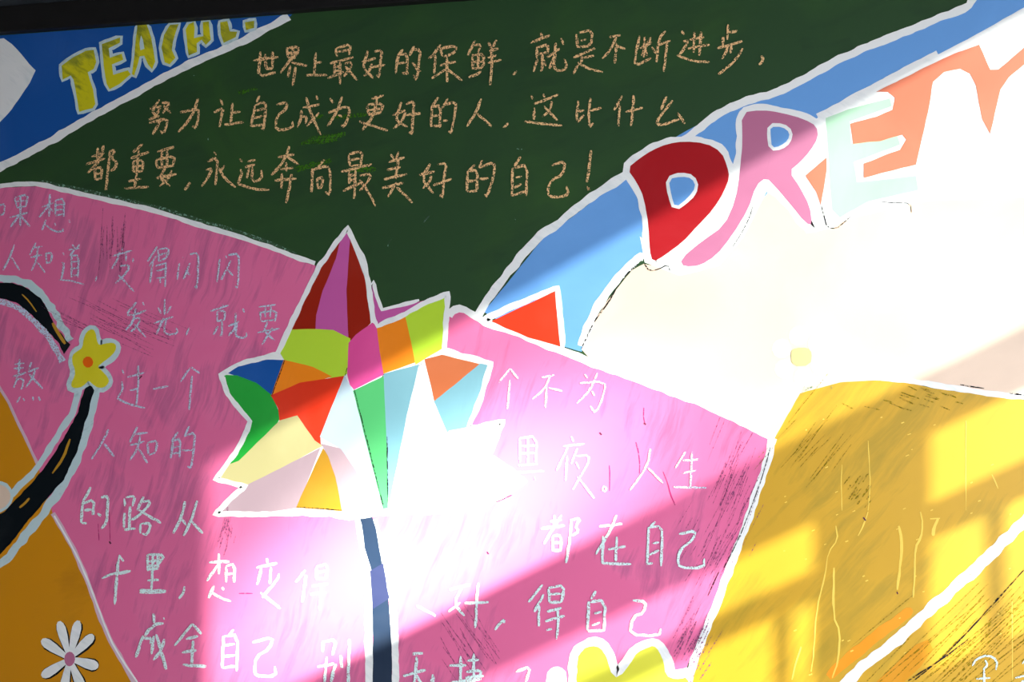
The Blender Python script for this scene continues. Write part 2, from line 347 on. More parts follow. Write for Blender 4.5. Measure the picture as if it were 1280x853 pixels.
# ---------------------------------------------------------------- the leaf
LEAF = empty('painted_leaf', ROOT, (-.25, 0, P(430, 640)[1]), 'many coloured maple leaf outlined in white')
def grow(pts, g):
    cx_ = sum(p[0] for p in pts)/len(pts); cy_ = sum(p[1] for p in pts)/len(pts); o_ = []
    for x, y in pts:
        l_ = math.hypot(x-cx_, y-cy_) or 1; o_.append((x+(x-cx_)/l_*g, y+(y-cy_)/l_*g))
    return o_
def facet(s, mat, label): return poly('leaf_facet', grow(PT(s), 1.5), M[mat], LEAF, label, h=.0006, amp=.4)
poly('leaf_ground', PT("435,288 407,322 370,393 347,443 320,449 277,469 285,493 312,527 295,566 269,599 307,608 269,643 437,645 540,640 605,632 653,602 610,571 627,529 585,537 612,455 556,437 560,368 472,408 465,388 452,320"), M['white'], LEAF, 'white paint under the facets', h=.00055, amp=.3)
facet("472,409 466,358 477,388 500,383 527,377 500,398", 'plum', 'mauve sliver between leaf lobes')
facet("427,298 426,305 420,325 405,363 396,393 395,413 361,413 372,393 400,335 410,323", 'darkred', 'dark red facet left')
facet("434,289 438,301 434,363 436,421 416,414 395,413 396,393 405,363 420,325 426,299", 'plum', 'orchid facet at the tip')
facet("438,301 455,346 463,403 440,426 436,421 434,363", 'darkred', 'dark red facet right')
facet("361,413 395,413 416,414 437,424 434,451 434,466 427,471 412,471 390,460 357,450 351,441 353,428", 'lime', 'lime facet left')
facet("465,405 472,409 476,440 480,467 443,486 438,480 435,466 437,430 445,420", 'magenta', 'magenta facet')
facet("472,409 508,396 515,426 519,452 480,466 476,440", 'orange', 'orange facet right of the magenta one')
facet("508,396 557,370 558,388 556,432 520,455 515,426", 'lime', 'lime facet right')
facet("287,467 300,458 320,451 356,451 339,494 320,480 300,471", 'blue', 'blue facet')
facet("279,470 297,471 320,480 339,495 350,521 345,530 320,556 300,575 285,581 310,536 314,526 287,496", 'green', 'green facet')
facet("356,451 390,460 414,471 375,481 340,495", 'orange', 'orange facet under the lime one')
facet("340,495 375,480 429,471 400,546 401,557 392,551 371,521 351,526 349,511", 'scarlet', 'scarlet facet')
facet("269,598 285,582 300,576 350,527 371,521 392,551 402,558 360,580 320,606 306,607", 'palecream', 'pale yellow facet')
facet("268,643 306,609 400,561 390,585 371,634 320,642", 'palepink', 'pale pink facet left')
facet("404,562 412,574 421,596 428,638 371,634", 'gold', 'amber facet')
facet("402,556 427,562 445,586 472,638 428,638 421,596 411,571", 'palepink', 'pale pink facet middle')
facet("431,471 441,488 460,566 477,620 479,636 472,638 445,586 428,562 401,547", 'paleblue', 'pale blue white facet')
facet("442,490 480,472 484,546 485,634 479,635", 'mint', 'mint green facet')
facet("480,469 524,457 510,521 486,634 484,546", 'aqua', 'light blue facet')
facet("524,458 531,452 545,501 562,540 530,600 486,636 510,521", 'white', 'white facet')
facet("532,450 553,445 600,456 544,502", 'salmon', 'salmon facet')
facet("600,456 611,456 585,538 560,540 544,502", 'aqua', 'light blue facet right')
facet("562,540 629,527 610,571 655,603 605,633 490,638 530,600", 'white', 'white facet at the lower right')
ribbon('leaf_outline', PT("435,284 407,322 397,336 384,364 370,393 355,425 347,443 332,447 310,452 297,456 277,469 285,493 298,509 312,527 309,538 295,566 269,599 288,604 307,608 288,623 269,643 320,643 370,642 412,643 437,647 475,642 540,640 605,634 657,602 628,580 612,570 629,527 585,536 600,500 614,454 575,444 556,437 558,400 560,367 527,380 507,393 472,408 468,400 465,388 461,353 452,320"), 6.5, M['white'], LEAF, 'white outline', closed=True, h=.0009, sm=0, jit=.22)
ribbon('leaf_outline', PT("464,356 467,352 471,370 478,387 500,382 524,375"), 4.5, M['white'], LEAF, 'white outline of the mauve sliver', h=.0009, sm=0, jit=.22)
for s in ("356,451 340,495", "443,487 480,635", "484,546 485,632", "371,634 428,638", "524,458 530,453", "480,468 478,472", "434,460 432,470", "588,599 603,602", "605,633 622,627 640,619", "609,570 612,573"):
    ribbon('ink_line', PT(s), 1.1, M['inkline'], LEAF, h=.0011, jit=.5, sm=0)
STEM = poly('leaf_stem', PT("449,646 465,646 470,660 477,702 485,740 487,765 490,815 490,960 467,960 466,765 465,715 456,685 452,655"), M['navy'], ROOT, 'navy blue stem under the maple leaf', h=.0006)
poly('stem_band', PT("463,714 479,704 485,740 487,748 466,762 465,740"), M['indigo'], STEM, 'violet blue band', h=.0008)
ribbon('stem_outline', [PT("449,648 456,690 461,715 461,765 461,960"), PT("467,650 475,680 484,712 491,750 494,815 495,960")], 10, M['white'], STEM, 'white outline', h=.0005, taper=False)

# ---------------------------------------------------------------- large letters
def letter(label, s, mat, wd=11, holes=(), sm=1, h=.0008, name='painted_letter', k=(0, 0, 1), outmat='white'):
    pts = PT(s, *k)
    o = poly(name, pts, M[mat], ROOT, label, h=h, sm=sm, amp=.4)
    if wd: ribbon('letter_outline', pts, wd, M[outmat], o, 'white outline', closed=True, h=h-.0002, sm=sm, jit=.12)
    for hs, hm in holes:
        hp = PT(hs, *k); ribbon('letter_outline', hp, 9, M[outmat], o, 'white ring round the hole', closed=True, h=h+.0001, sm=1, jit=.12)
        poly('letter_hole', hp, M[hm], o, 'blue hole', h=h+.0002, sm=1, amp=.3)
    return o
letter('rose pink capital R', "927,141 952,138 976,141 1005,149 1021,158 1023,172 1012,190 1000,203 986,214 1000,235 1012,258 1015,281 1008,280 985,252 970,234 958,222 945,232 935,262 915,295 895,320 875,332 855,334 850,325 880,300 905,283 920,250 925,215 928,180", 'rose', 16, [("963,159 978,159 987,166 985,176 975,183 965,185 963,170", 'sky')])
letter('red capital D with a blue hole', "784,211 800,198 815,188 835,180 855,177 882,179 902,190 909,208 912,222 905,240 893,260 870,285 852,304 830,320 816,328 812,313 811,283 805,248 796,228", 'red', 16, [("836,224 852,221 865,223 870,234 860,248 844,260 839,245", 'sky')], sm=1)
letter('pale mint capital E', "1032,148 1060,137 1112,123 1115,133 1062,152 1064,180 1122,170 1125,181 1067,203 1071,228 1145,220 1148,238 1085,252 1050,272 1040,262 1037,220", 'lmint', 10, sm=0)
k4 = (960, 0, 4)
poly('painted_field', PT("540,460 640,410 780,340 950,260 1055,225 1110,350 1150,350 1280,240 1500,120 1500,220 1280,320 1200,390 1160,450 1110,670 1070,600 1040,430 1010,370 960,345 880,360 825,410 800,560 740,825 560,868 480,890 478,820 590,775 660,750 690,700 670,675 560,705 425,720 410,620 540,585 620,550 635,490 600,460", *k4), M['peach'], ROOT, 'peach orange ground behind the capitals', h=.0010)
poly('painted_field', PT("1033,197 1007,220 1020,240 1026,257 1029,240 1033,213"), M['peach'], ROOT, 'small peach orange piece between two capitals', h=.0010)
letter('white capital A with a rounded top', "1170,110 1180,96 1200,90 1212,98 1218,110 1230,160 1246,232 1228,235 1216,205 1192,207 1184,238 1156,238 1164,170", 'white', 0, sm=1, h=.0006)
letter('white capital M with a V shaped top', "1262,100 1280,84 1330,60 1380,120 1380,250 1262,240 1240,235 1250,170", 'white', 0, sm=1, h=.0006)
TR = PT("614,402 645,387 694,364 697,400 701,434 660,422")
o = poly('painted_field', TR, M['scarlet'], ROOT, 'small scarlet triangle with a white outline', h=.0009)
ribbon('painted_outline', PT("604,400 643,382 697,360 700,395 703,433 660,421"), 8, M['white'], o, 'white outline', closed=True, h=.0007, sm=0)

# yellow capitals of the top left corner (seen cut by the frame)
for lab, s in (('yellow capital T outlined in pale blue', "310,330 370,285 430,255 470,250 482,310 470,345 440,362 450,400 468,450 478,520 465,542 430,550 398,560 385,480 370,400 355,378 315,398"),
               ('first yellow capital E outlined in pale blue', "510,222 570,200 602,188 600,215 545,242 550,290 610,270 618,300 562,322 568,375 640,352 655,372 600,420 550,447 535,420 520,330"),
               ('yellow capital C outlined in pale blue', "852,125 895,122 880,160 865,210 860,250 878,290 850,322 825,312 808,240 822,175"),
               ('yellow capital H outlined in pale blue', "945,122 970,110 975,140 972,192 1018,182 1015,112 1045,108 1055,200 1030,226 1008,200 985,218 987,262 945,280 938,230 930,150"),
               ('second yellow capital E partly hidden at the frame', "1103,112 1138,106 1150,158 1188,160 1180,188 1120,215 1105,170"),
               ('small yellow end of the last capital', "1226,112 1272,104 1272,140 1232,152")):
    letter(lab, s, 'letteryellow', 7.5, k=(0, 0, 4), sm=0, h=.0009, outmat='chalkwhite')
A = letter('yellow capital A outlined in pale blue', "688,122 735,122 758,190 778,310 762,348 742,325 722,280 700,283 690,320 672,378 660,372 672,290 682,190", 'letteryellow', 7.5, k=(0, 0, 4), sm=0, h=.0009, outmat='chalkwhite')
poly('letter_hole', PT("706,178 716,200 724,245 704,252 700,220", 0, 0, 4), M['chalkwhite'], A, 'pale blue hole', h=.0011)

# ---------------------------------------------------------------- road and flowers on the left
RD = poly('painted_road', PT("-300,60 0,65 80,70 150,90 205,125 250,160 295,230 330,310 370,370 400,410 440,455 400,515 370,450 300,370 200,270 100,190 0,165 -300,160", 0, 340, 5), M['black'], ROOT, 'black curved road with yellow dashes above the yellow flower', h=.0006, amp=.9, step=2.5)
ribbon('road_edge', [PT("-300,42 0,45 90,45 170,70 225,108 270,150 350,270 400,360 440,430", 0, 340, 5)], 9.5, M['chalkwhite'], RD, 'pale teal edge', h=.0005, jit=.3, taper=False, step=2.5)
ribbon('road_edge', [PT("-300,175 0,180 100,215 200,290 300,400 350,480 392,562", 0, 340, 5)], 6.5, M['bluechalk'], RD, 'pale violet edge', h=.0007, jit=.3, taper=False)
ribbon('road_dash', PT("28,368 37,377 46,390"), 1.6, M['gold'], RD, 'yellow dash', h=.0008)
ribbon('road_dash', PT("66,404 73,417 82,430"), 4, M['gold'], RD, 'yellow dash', h=.0008)
RD2 = poly('painted_road', PT("112,480 118,488 110,518 106,530 102,546 96,566 80,600 57,626 45,640 32,655 15,678 0,693 -60,745 -200,800 -200,740 -60,680 5,640 27,618 47,596 60,579 80,548 98,515 104,494 108,484"), M['black'], ROOT, 'black road with yellow dashes below the yellow flower', h=.0006, amp=.9, step=2.5)
ribbon('road_edge', PT("98,484 96,500 92,515 80,533 62,560 45,588 20,612 0,632 -40,660"), 8, M['chalkwhite'], RD2, 'pale edge', h=.0005, jit=.25, taper=False)
ribbon('road_edge', PT("120,484 116,510 108,545 98,570 80,607 62,632 40,660 15,692 0,705 -50,750"), 10, M['chalkwhite'], RD2, 'pale teal edge', h=.00055, jit=.25, taper=False)
ribbon('road_dash', PT("88,549 80,572 66,592"), 3, M['gold'], RD2, 'yellow dash', h=.0008)
ribbon('road_dash', PT("37,623 32,629 25,635"), 3, M['gold'], RD2, 'yellow dash', h=.0008)
FL = PT("520,470 525,420 545,375 580,355 600,378 606,430 622,462 660,450 708,443 730,462 722,500 680,540 640,570 612,592 632,612 678,660 685,690 650,725 610,725 580,700 556,680 540,700 500,726 452,725 445,700 470,650 470,610 455,570 455,522 480,500", 0, 340, 5)
fl = poly('painted_flower', FL, M['lemon'], ROOT, 'yellow flower with an orange centre on the pink field', h=.0010, sm=1)
ribbon('flower_outline', FL, 11, M['chalkwhite'], fl, 'pale blue halo', closed=True, h=.00085, jit=.25)
poly('flower_center', [(110.5+6.6*math.cos(a*.63), 453+7*math.sin(a*.63)) for a in range(10)], M['hotorange'], fl, 'orange centre', h=.0011)
fl = poly('painted_flower', PT("-40,600 -10,606 5,606 13,615 14,625 5,636 -10,640 -40,650"), M['cream'], ROOT, 'cream flower cut off by the left edge', h=.0010, sm=1)
ribbon('flower_outline', PT("-40,600 -10,604 5,605 13,615 14,625 5,636 -10,642"), 6, M['chalkwhite'], fl, 'pale halo', h=.0009, jit=.25)
# daisy
cx, cy = 87.5, 824
DA = empty('painted_flower', ROOT, (P(cx, cy)[0], 0, P(cx, cy)[1]-.05), 'white daisy with a pink centre on the ochre field')
for (ex, ey, wd) in ((75, 779, 5.6), (98, 778, 5.6), (116, 795, 6), (122, 833, 6.5), (105, 866, 6), (78, 872, 6), (54, 845, 6), (54, 801, 6)):
    dx, dy = ex-cx, ey-cy; l = math.hypot(dx, dy); ux, uy = dx/l, dy/l; nx, ny = -uy, ux
    def pet(s, off=0):
        q = []
        for t_, w_ in ((0, .35), (.25, .6), (.6, .95), (.85, 1.0), (.97, .75), (1.04, .3)): q.append((cx+dx*t_+nx*wd*w_*s+off, cy+dy*t_+ny*wd*w_*s+off))
        for t_, w_ in ((1.04, .3), (.97, .75), (.85, 1.0), (.6, .95), (.25, .6), (0, .35)): q.append((cx+dx*t_-nx*wd*w_*s+off, cy+dy*t_-ny*wd*w_*s+off))
        return q
    p = poly('petal', pet(1.0), M['white'], DA, None, h=.0009, amp=.4)
    poly('petal_edge', pet(1.22, .6), M['black'], p, 'black brush edge', h=.0006, amp=.9)
poly('flower_center', [(cx+6.6*math.cos(a*.52), cy+9*math.sin(a*.52)) for a in range(12)], M['rose'], DA, 'pink centre', h=.0011)
# sunlit flower in the cream field
HF = empty('painted_flower', ROOT, (P(1000, 446)[0], 0, P(1000, 490)[1]), 'pale flower with a yellow centre where cream meets yellow')
for a in range(6):
    th = a*math.pi/3+.4; ex, ey = 1001+34*math.cos(th), 446+34*math.sin(th)
    poly('petal', [(1001+17*math.cos(th)+12*math.cos(b*.6)+9*math.cos(th), 446+26*math.sin(th)+12*math.sin(b*.6)) for b in range(10)], M['white'], HF, None, h=.0008, amp=.4)
poly('flower_center', PT("988,440 993,435 1010,435 1015,441 1013,457 990,458"), M['palecream'], HF, 'yellow centre', h=.0012, sm=1)
ribbon('chalk_mark', S_("190,215 165,270; 225,230 180,250; 315,225 320,240", 960, 426, 4), 3, M['dust'], HF, 'grey smudges', h=.0012)
# lime flower at the bottom
BF = PT("250,900 250,700 290,640 350,610 410,630 455,690 480,780 505,812 530,800 570,740 620,670 680,630 730,618 780,650 815,720 830,790 860,812 940,800 990,960 900,1100 400,1100", 670, 683, 5)
bf = poly('painted_flower', BF, paint('yellow_green_paint', (.66, .66, .06), None, .3, R_(50)), ROOT, 'yellow green flower with two humps at the bottom', h=.0008, sm=1)
ribbon('flower_outline', PT("225,900 230,700 270,630 350,590 420,615 470,680 490,770 508,800 560,720 620,640 690,605 740,598 795,640 830,720 842,790 870,800 930,790 958,770", 670, 683, 5), 11, M['white'], bf, 'broad white outline', h=.0010, jit=.15)
poly('painted_field', PT("680,900 682,843 690,834 700,833 709,842 712,900"), M['white'], ROOT, 'small white hump at the bottom edge', sm=1)

# ---------------------------------------------------------------- drips, scratches
D4 = (960, 640, 4); D3 = (960, 426, 4)
for s, kk, wd in (("340,70 350,140 300,200 285,320 240,500 230,700 215,800", D4, 2.0), ("330,280 325,520 360,600 352,750 320,830", D4, 3), ("655,70 668,130 668,220 645,390", D4, 4), ("760,0 775,60 765,130 735,180 735,300 725,430", D4, 3),
                  ("850,35 830,80 825,120", D4, 5), ("810,35 860,32", D4, 2), ("500,500 505,600 512,720 500,850", D3, 1.4), ("370,620 365,700 370,850", D3, 1.4), ("990,400 988,600 990,850", D3, 1.3), ("1220,450 1222,850", D4, 1.2), ("165,675 135,770 120,840", D4, 3),
                  ("500,0 480,60 450,120", D4, 2.2), ("1120,670 1150,740", D3, 2)):
    ribbon('paint_drip', PT(s, *kk), wd*.8, M['drip'], ROOT, h=.00052, jit=.3)
dots = []
for i in range(46):
    x, y = random.uniform(965, 1270), random.uniform(520, 845); r = random.uniform(.8, 2.2)
    dots.append([(x-r, y+r*.4), (x+r, y-r*.4)])
o = ribbon('paint_speckles', dots, 2.2, M['drip'], ROOT, 'small yellow paint specks', h=.00052, sm=0); o['kind'] = 'stuff'
def hatch(name, n, cx, cy, rx, ry, ang, ln, wd, mat, label, curve=0):
    L = []
    for i in range(n):
        x, y = cx+random.gauss(0, rx), cy+random.gauss(0, ry); a = ang+random.uniform(-.12, .12); l = ln*random.uniform(.5, 1.4)/2
        L.append([(x-math.cos(a)*l, y+math.sin(a)*l), (x+curve, y), (x+math.cos(a)*l, y-math.sin(a)*l)])
    o = ribbon(name, L, wd, M[mat], ROOT, label, h=.0006, jit=.3, step=6); o['kind'] = 'stuff'; return o
hatch('brush_scratches', 42, 868, 800, 14, 17, R_(62), 30, 1.5, 'purple', 'dark purple scribbles beside the yellow green flower')
hatch('brush_scratches', 44, 915, 610, 14, 34, R_(66), 50, .9, 'purple', 'fine purple scratches near the right end of the pink field')
hatch('brush_scratches', 30, 890, 680, 22, 22, R_(62), 40, .8, 'purple', 'fine purple scratches')
hatch('brush_scratches', 26, 590, 800, 18, 16, R_(-58), 45, .8, 'purple', 'fine purple scratches at the bottom of the pink field')
hatch('brush_scratches', 24, 140, 300, 9, 16, R_(88), 40, .9, 'purple', 'fine purple scratches in the upper left of the pink field')
hatch('brush_scratches', 34, 140, 405, 35, 12, R_(-25), 50, .8, 'purple', 'fine purple scratches above the yellow flower')
hatch('brush_scratches', 40, 1225, 800, 40, 25, R_(43), 130, 1.0, 'olive', 'dark diagonal scratches at the lower right corner')
hatch('brush_scratches', 15, 1010, 560, 30, 30, R_(50), 70, .9, 'olive', 'dark diagonal scratches on the yellow field')
hatch('brush_scratches', 22, 1150, 500, 40, 8, R_(-20), 16, 1.6, 'olive', 'dark smudges at the top of the yellow field')
hatch('brush_scratches', 18, 1078, 612, 8, 12, R_(55), 14, 1.6, 'olive', 'dark smudge on the yellow field')
ribbon('ink_line', [PT("720,850 900,710 1280,290", *D4), PT("700,845 880,730 1000,640", *D4)], 1.2, M['inkline'], ROOT, 'thin black diagonal scratch', h=.0011, jit=.4)
for st, wd in zip(S_("330,800 430,782 580,755; 380,775 500,755 610,738; 380,800 470,790 560,780; 500,640 600,632 740,615; 420,640 470,620; -60,480 0,470 60,460; 640,970 800,955; 300,960 420,925 520,900", 310, 20, 5), (4, 5, 3, 4, 3, 4, 5, 6)):
    ribbon('chalk_mark', st, wd, M['greenstreak'], ROOT, 'bright green brush streak', h=.0003, jit=.5)
for st in S_("800,760 803,780; 705,375 725,372", 100, 20, 5)+S_("875,700 880,660 900,650; 1100,540 1130,500", 310, 170, 5)+S_("620,510 622,545; 50,540 85,500; 630,80 670,85", 520, 170, 5):
    ribbon('chalk_mark', st, 1.6, M['dust'], ROOT, 'faint chalk mark', h=.0005)
for s in ("775,215 792,270 800,350 797,410", "945,400 975,470 990,540 1020,610", "610,360 612,440 610,520", "825,0 823,60 832,98"):
    ribbon('paint_drip', PT(s, 640, 510, 5), 1.1, M['pinkdrip'], ROOT, 'thin dark pink drip', h=.00052, jit=.4)
for s in ("137,640 138,676", "123,655 124,676"):
    ribbon('paint_drip', PT(s, 0, 0, 1), .8, M['pinkdrip'], ROOT, 'thin dark pink drip', h=.00052, jit=.4)
hatch('brush_scratches', 26, 283, 668, 5, 14, R_(75), 18, .9, 'purple', 'greyish smudge on the pink field near the leaf tip')
ribbon('ink_line', PT("299,742 316,742"), 1.4, M['pinkdrip'], ROOT, 'dark pink dash', h=.0007)
for q in ((145, 706, 149, 710), (137, 677, 139, 680), (749.5, 541, 752, 544), (805, 529, 807.5, 531), (609, 690, 611, 693), (173, 475, 178, 470), (1121, 740, 1122, 743), (1079, 647, 1082, 651)):
    ribbon('paint_speck', [q[:2], q[2:]], 3, M['darkspeck'], ROOT, 'small dark paint speck', h=.0007, sm=0)

# ---------------------------------------------------------------- the handwriting
def writing(label, mat, wd, chars, jit=.22):
    first = S_(chars[0][3], chars[0][0], chars[0][1], chars[0][2])[0][0]
    e = empty('chalk_writing', ROOT, (P(*first)[0], 0, P(*first)[1]), label)
    for ox, oy, k, s in chars:
        st = S_(s, ox, oy, k)
        ribbon('chalk_character', st, wd, M[mat], e, None, h=.0012, sm=1, jit=jit, step=2.2)
A5 = (100, 20, 5); B5 = (310, 20, 5); C5 = (550, 20, 5); D5 = (740, 20, 5); E5 = (100, 170, 5); F5 = (310, 170, 5); G5 = (520, 170, 5)
writing('upper tan handwritten line on the green board', 'tan', 3.1, [
 (*B5, "35,280 190,258; 80,225 75,285 65,382 175,355; 110,240 112,330 155,330; 155,225 155,330"),
 (*B5, "245,200 255,270 300,262; 240,205 320,190 315,240 255,270; 285,200 275,280; 250,235 315,228; 270,270 205,358; 275,290 340,310 372,312; 268,310 250,385; 300,320 282,438"),
 (*B5, "425,230 415,370; 415,298 462,290; 365,370 497,372"),
 (*B5, "550,205 560,258; 555,205 645,175 632,245; 565,225 632,212; 515,298 660,258; 545,300 542,370; 578,290 576,428; 548,320 580,315; 548,345 580,340; 500,393 600,350; 605,300 655,290 640,335 600,380; 610,315 640,350 685,402"),
 (*B5, "750,215 735,280 720,325 785,390; 775,300 760,350 725,375; 715,290 800,265; 790,225 840,215 830,280 822,388 805,370; 770,325 858,305"),
 (*B5, "970,210 935,260 925,362; 945,245 1000,235 995,360; 940,300 990,290; 965,358 1005,360; 1040,190 1010,250; 1020,215 1080,205 1070,300 1055,405 1035,370; 1030,290 1050,320; 1045,330 1080,350"),
 (*C5, "5,180 -35,240 -70,270; -25,245 -35,360; 5,200 15,255; 5,205 105,185 90,235 25,255; 0,310 100,285; 45,258 45,415; 45,330 -50,392; 50,335 140,405"),
 (*C5, "220,155 175,250; 205,185 262,178 235,235; 205,240 205,335; 205,250 278,235 272,325 205,330; 240,240 240,325; 208,290 275,282; 180,385 225,370 260,345; 305,165 320,200; 352,150 335,195; 310,220 365,205; 300,262 355,248; 300,295 385,275; 325,200 325,330 312,435"),
 (*C5, "480,345 458,370; 470,350 458,368"),
 (*C5, "630,105 640,135; 565,170 688,122; 610,190 605,265; 610,200 680,180 672,235; 610,240 672,228; 640,240 640,340 628,345; 610,270 585,350; 650,275 662,315; 725,170 715,260 685,330; 670,260 750,205; 725,235 710,320 740,350 798,325 778,270; 758,140 772,182"),
 (*C5, "855,115 860,200; 870,105 955,90 945,190 860,195; 880,155 915,148; 835,262 970,202; 890,255 880,310; 900,262 965,250; 870,290 835,365; 870,300 940,335 1018,352"),
 (*C5, "1060,132 1130,122; 1105,135 1065,215 1015,268; 1105,170 1092,298; 1105,190 1130,200 1160,205"),
 (*D5, "298,125 275,230 265,318 370,265; 330,130 325,260; 300,205 375,165; 370,135 310,250; 325,180 345,250; 460,95 415,150 405,290; 375,195 400,235; 420,182 490,155; 470,165 450,350"),
 (*D5, "560,95 575,118; 570,160 605,155 580,200 548,245; 530,248 640,285 735,292; 610,150 700,132; 600,205 735,180; 640,100 635,230; 682,100 670,250"),
 (*D5, "850,55 845,150; 855,105 910,95; 820,130 815,195; 785,205 870,180 940,158; 850,190 835,235 810,268; 872,180 865,235; 942,205 900,275 840,330 790,365"),
 (*D5, "1058,250 1072,270 1060,290 1042,305")])
writing('middle tan handwritten line on the green board', 'tan', 3.1, [
 (*A5, "500,525 450,590 490,640; 440,580 510,565; 505,575 470,640; 515,545 568,540 520,610; 525,560 570,610; 430,650 500,625; 435,670 555,640 540,700 520,738 505,715; 510,640 490,690 455,740"),
 (*A5, "630,605 745,575 745,640 725,705 705,690; 740,515 715,600 670,670 615,728"),
 (*A5, "880,520 895,560; 840,605 900,572 885,640 872,695; 955,545 945,670; 950,605 1005,600; 905,680 1025,665"),
 (*B5, "75,500 55,540; 45,560 35,620 20,690; 45,560 115,535 110,620 100,715 85,700; 45,595 105,580; 38,640 95,625; 20,690 95,680"),
 (*B5, "180,555 250,542 235,590 185,620 170,722 285,700 278,660"),
 (*B5, "345,575 450,555; 365,510 390,600 455,745; 428,500 435,525; 335,590 335,640 312,698; 340,630 370,630 362,675; 445,605 410,650 370,690"),
 (*B5, "515,515 535,545; 590,505 560,600 497,690; 505,605 600,570 640,575 625,650 600,695 585,680; 565,620 590,632"),
 (*B5, "775,520 850,497; 745,560 760,620; 750,555 850,548 830,605; 755,590 840,580; 755,620 835,605; 810,510 785,630 715,715; 697,660 790,690 875,718"),
 (*B5, "962,540 930,620 935,660 1000,695; 905,620 985,590; 985,600 965,660 910,705; 990,555 1040,530 1035,600 1030,670 1025,740 1010,725; 990,620 1080,610"),
 (*B5, "1190,510 1150,570; 1150,565 1145,695; 1155,570 1205,560 1200,700; 1150,630 1200,620; 1150,690 1200,690; 1250,515 1215,580; 1220,560 1300,535 1298,600 1270,738 1255,720; 1220,655 1250,652"),
 (*C5, "260,518 230,600 168,692; 235,612 325,692"),
 (*C5, "430,672 395,700"),
 (*C5, "570,497 580,522; 648,487 655,510; 588,552 742,492; 700,535 690,590 640,632; 650,565 735,655; 590,575 588,650; 530,662 765,688"),
 (*C5, "865,530 850,675 900,620; 855,600 905,590; 940,515 930,620 935,700 958,670; 940,592 1010,575"),
 (*D5, "190,500 140,590; 175,560 165,690; 262,497 255,600 245,690; 210,602 318,575"),
 (*D5, "468,505 430,590; 505,530 400,660 425,690 545,645; 535,605 580,675")])
writing('lower tan handwritten line on the green board', 'tan', 3.1, [
 (*E5, "75,130 155,110; 115,75 110,150; 40,180 160,140; 150,60 130,150 50,235; 95,200 100,275; 95,205 140,195 135,270; 98,238 135,232; 98,275 135,268; 185,100 225,85 195,140 235,165 220,205 195,220; 190,100 175,230 165,340"),
 (*E5, "395,50 335,105; 320,140 435,100; 335,160 335,225; 335,160 400,150 390,225; 335,192 395,185; 335,225 392,220; 370,90 360,210 345,325; 305,285 385,268; 280,328 432,320"),
 (*E5, "485,100 590,70; 480,150 485,200; 480,150 600,125 585,185; 515,95 515,190; 550,90 545,190; 485,200 590,185; 540,200 500,260 565,315; 575,215 560,265 500,315; 480,265 605,240"),
 (*E5, "690,292 675,315 655,338"),
 (*E5, "840,100 855,120; 800,160 865,135 855,230 848,308; 790,215 830,205 805,260 760,318; 905,185 880,220; 870,200 910,270 975,322"),
 (*E5, "1000,145 1015,165; 1050,160 1100,152; 1005,210 1015,240 990,298; 985,300 1090,335 1185,338; 1035,195 1095,180; 1060,200 1045,265; 1080,195 1075,290 1140,272 1135,215"),
 (*F5, "260,65 235,150 150,248; 190,135 290,115; 245,130 320,180; 240,165 243,225; 205,210 285,200; 170,278 305,268; 215,235 210,330; 275,240 260,330 240,420"),
 (*F5, "478,150 440,195; 405,205 400,355; 405,215 500,185 518,230 515,375 485,350; 435,265 435,325; 435,270 470,258 465,325 435,325"),
 (*F5, "630,120 640,190; 635,115 720,92 705,185; 645,150 700,142; 640,190 705,180; 585,225 775,178; 635,225 635,300; 675,215 665,395; 635,250 680,240; 635,280 680,270; 595,345 700,295; 700,250 775,235 745,300 700,345; 700,275 755,350 800,440"),
 (*F5, "895,115 915,145; 945,100 925,140; 880,165 980,135; 870,212 955,195; 940,150 925,270; 852,272 995,240; 840,328 975,295; 930,290 875,382; 930,320 1030,418"),
 (*F5, "1140,175 1085,270 1160,358; 1072,245 1170,225; 1145,250 1135,290 1095,330; 1185,180 1245,172 1225,260 1220,388 1200,370; 1160,310 1275,270"),
 (*G5, "370,180 330,220; 325,220 318,345; 330,222 388,215 380,350; 325,285 380,280; 320,345 385,345; 415,150 395,200; 395,200 495,160 488,250 445,385 430,365; 400,270 455,265"),
 (*G5, "655,130 615,190; 605,200 600,375; 610,205 700,175 688,378; 625,262 665,255; 615,325 660,300; 600,375 690,345"),
 (*G5, "850,185 935,158 920,240 845,280 825,330 830,380 900,385 955,365 942,315"),
 (*G5, "1095,90 1085,180 1070,290; 1066,318 1085,345 1078,322")])
P1 = (0, 230, 5); P2 = (110, 290, 5); P3 = (0, 430, 5); P4 = (70, 590, 5); P5 = (110, 683, 5); P6 = (250, 683, 5); P7 = (490, 683, 5)
writing('first pale blue line of text at the top of the pink field', 'bluechalk', 2.2, [
 (*P1, "-30,80 -55,150 -10,200; 0,135 35,125 28,190 0,195"),
 (*P1, "95,90 110,150; 98,85 180,65 165,140; 110,110 165,105; 110,150 165,140; 130,75 130,265; 65,210 180,180; 125,195 70,270; 130,195 190,268"),
 (*P1, "315,65 310,205; 265,145 335,120; 310,135 248,208; 315,150 335,172; 350,105 348,195; 350,105 405,90 400,205; 350,135 400,128; 350,165 400,158; 350,198 400,190; 290,225 280,255 265,290; 285,255 345,300 398,298 395,280; 345,245 350,262; 435,225 440,243")])
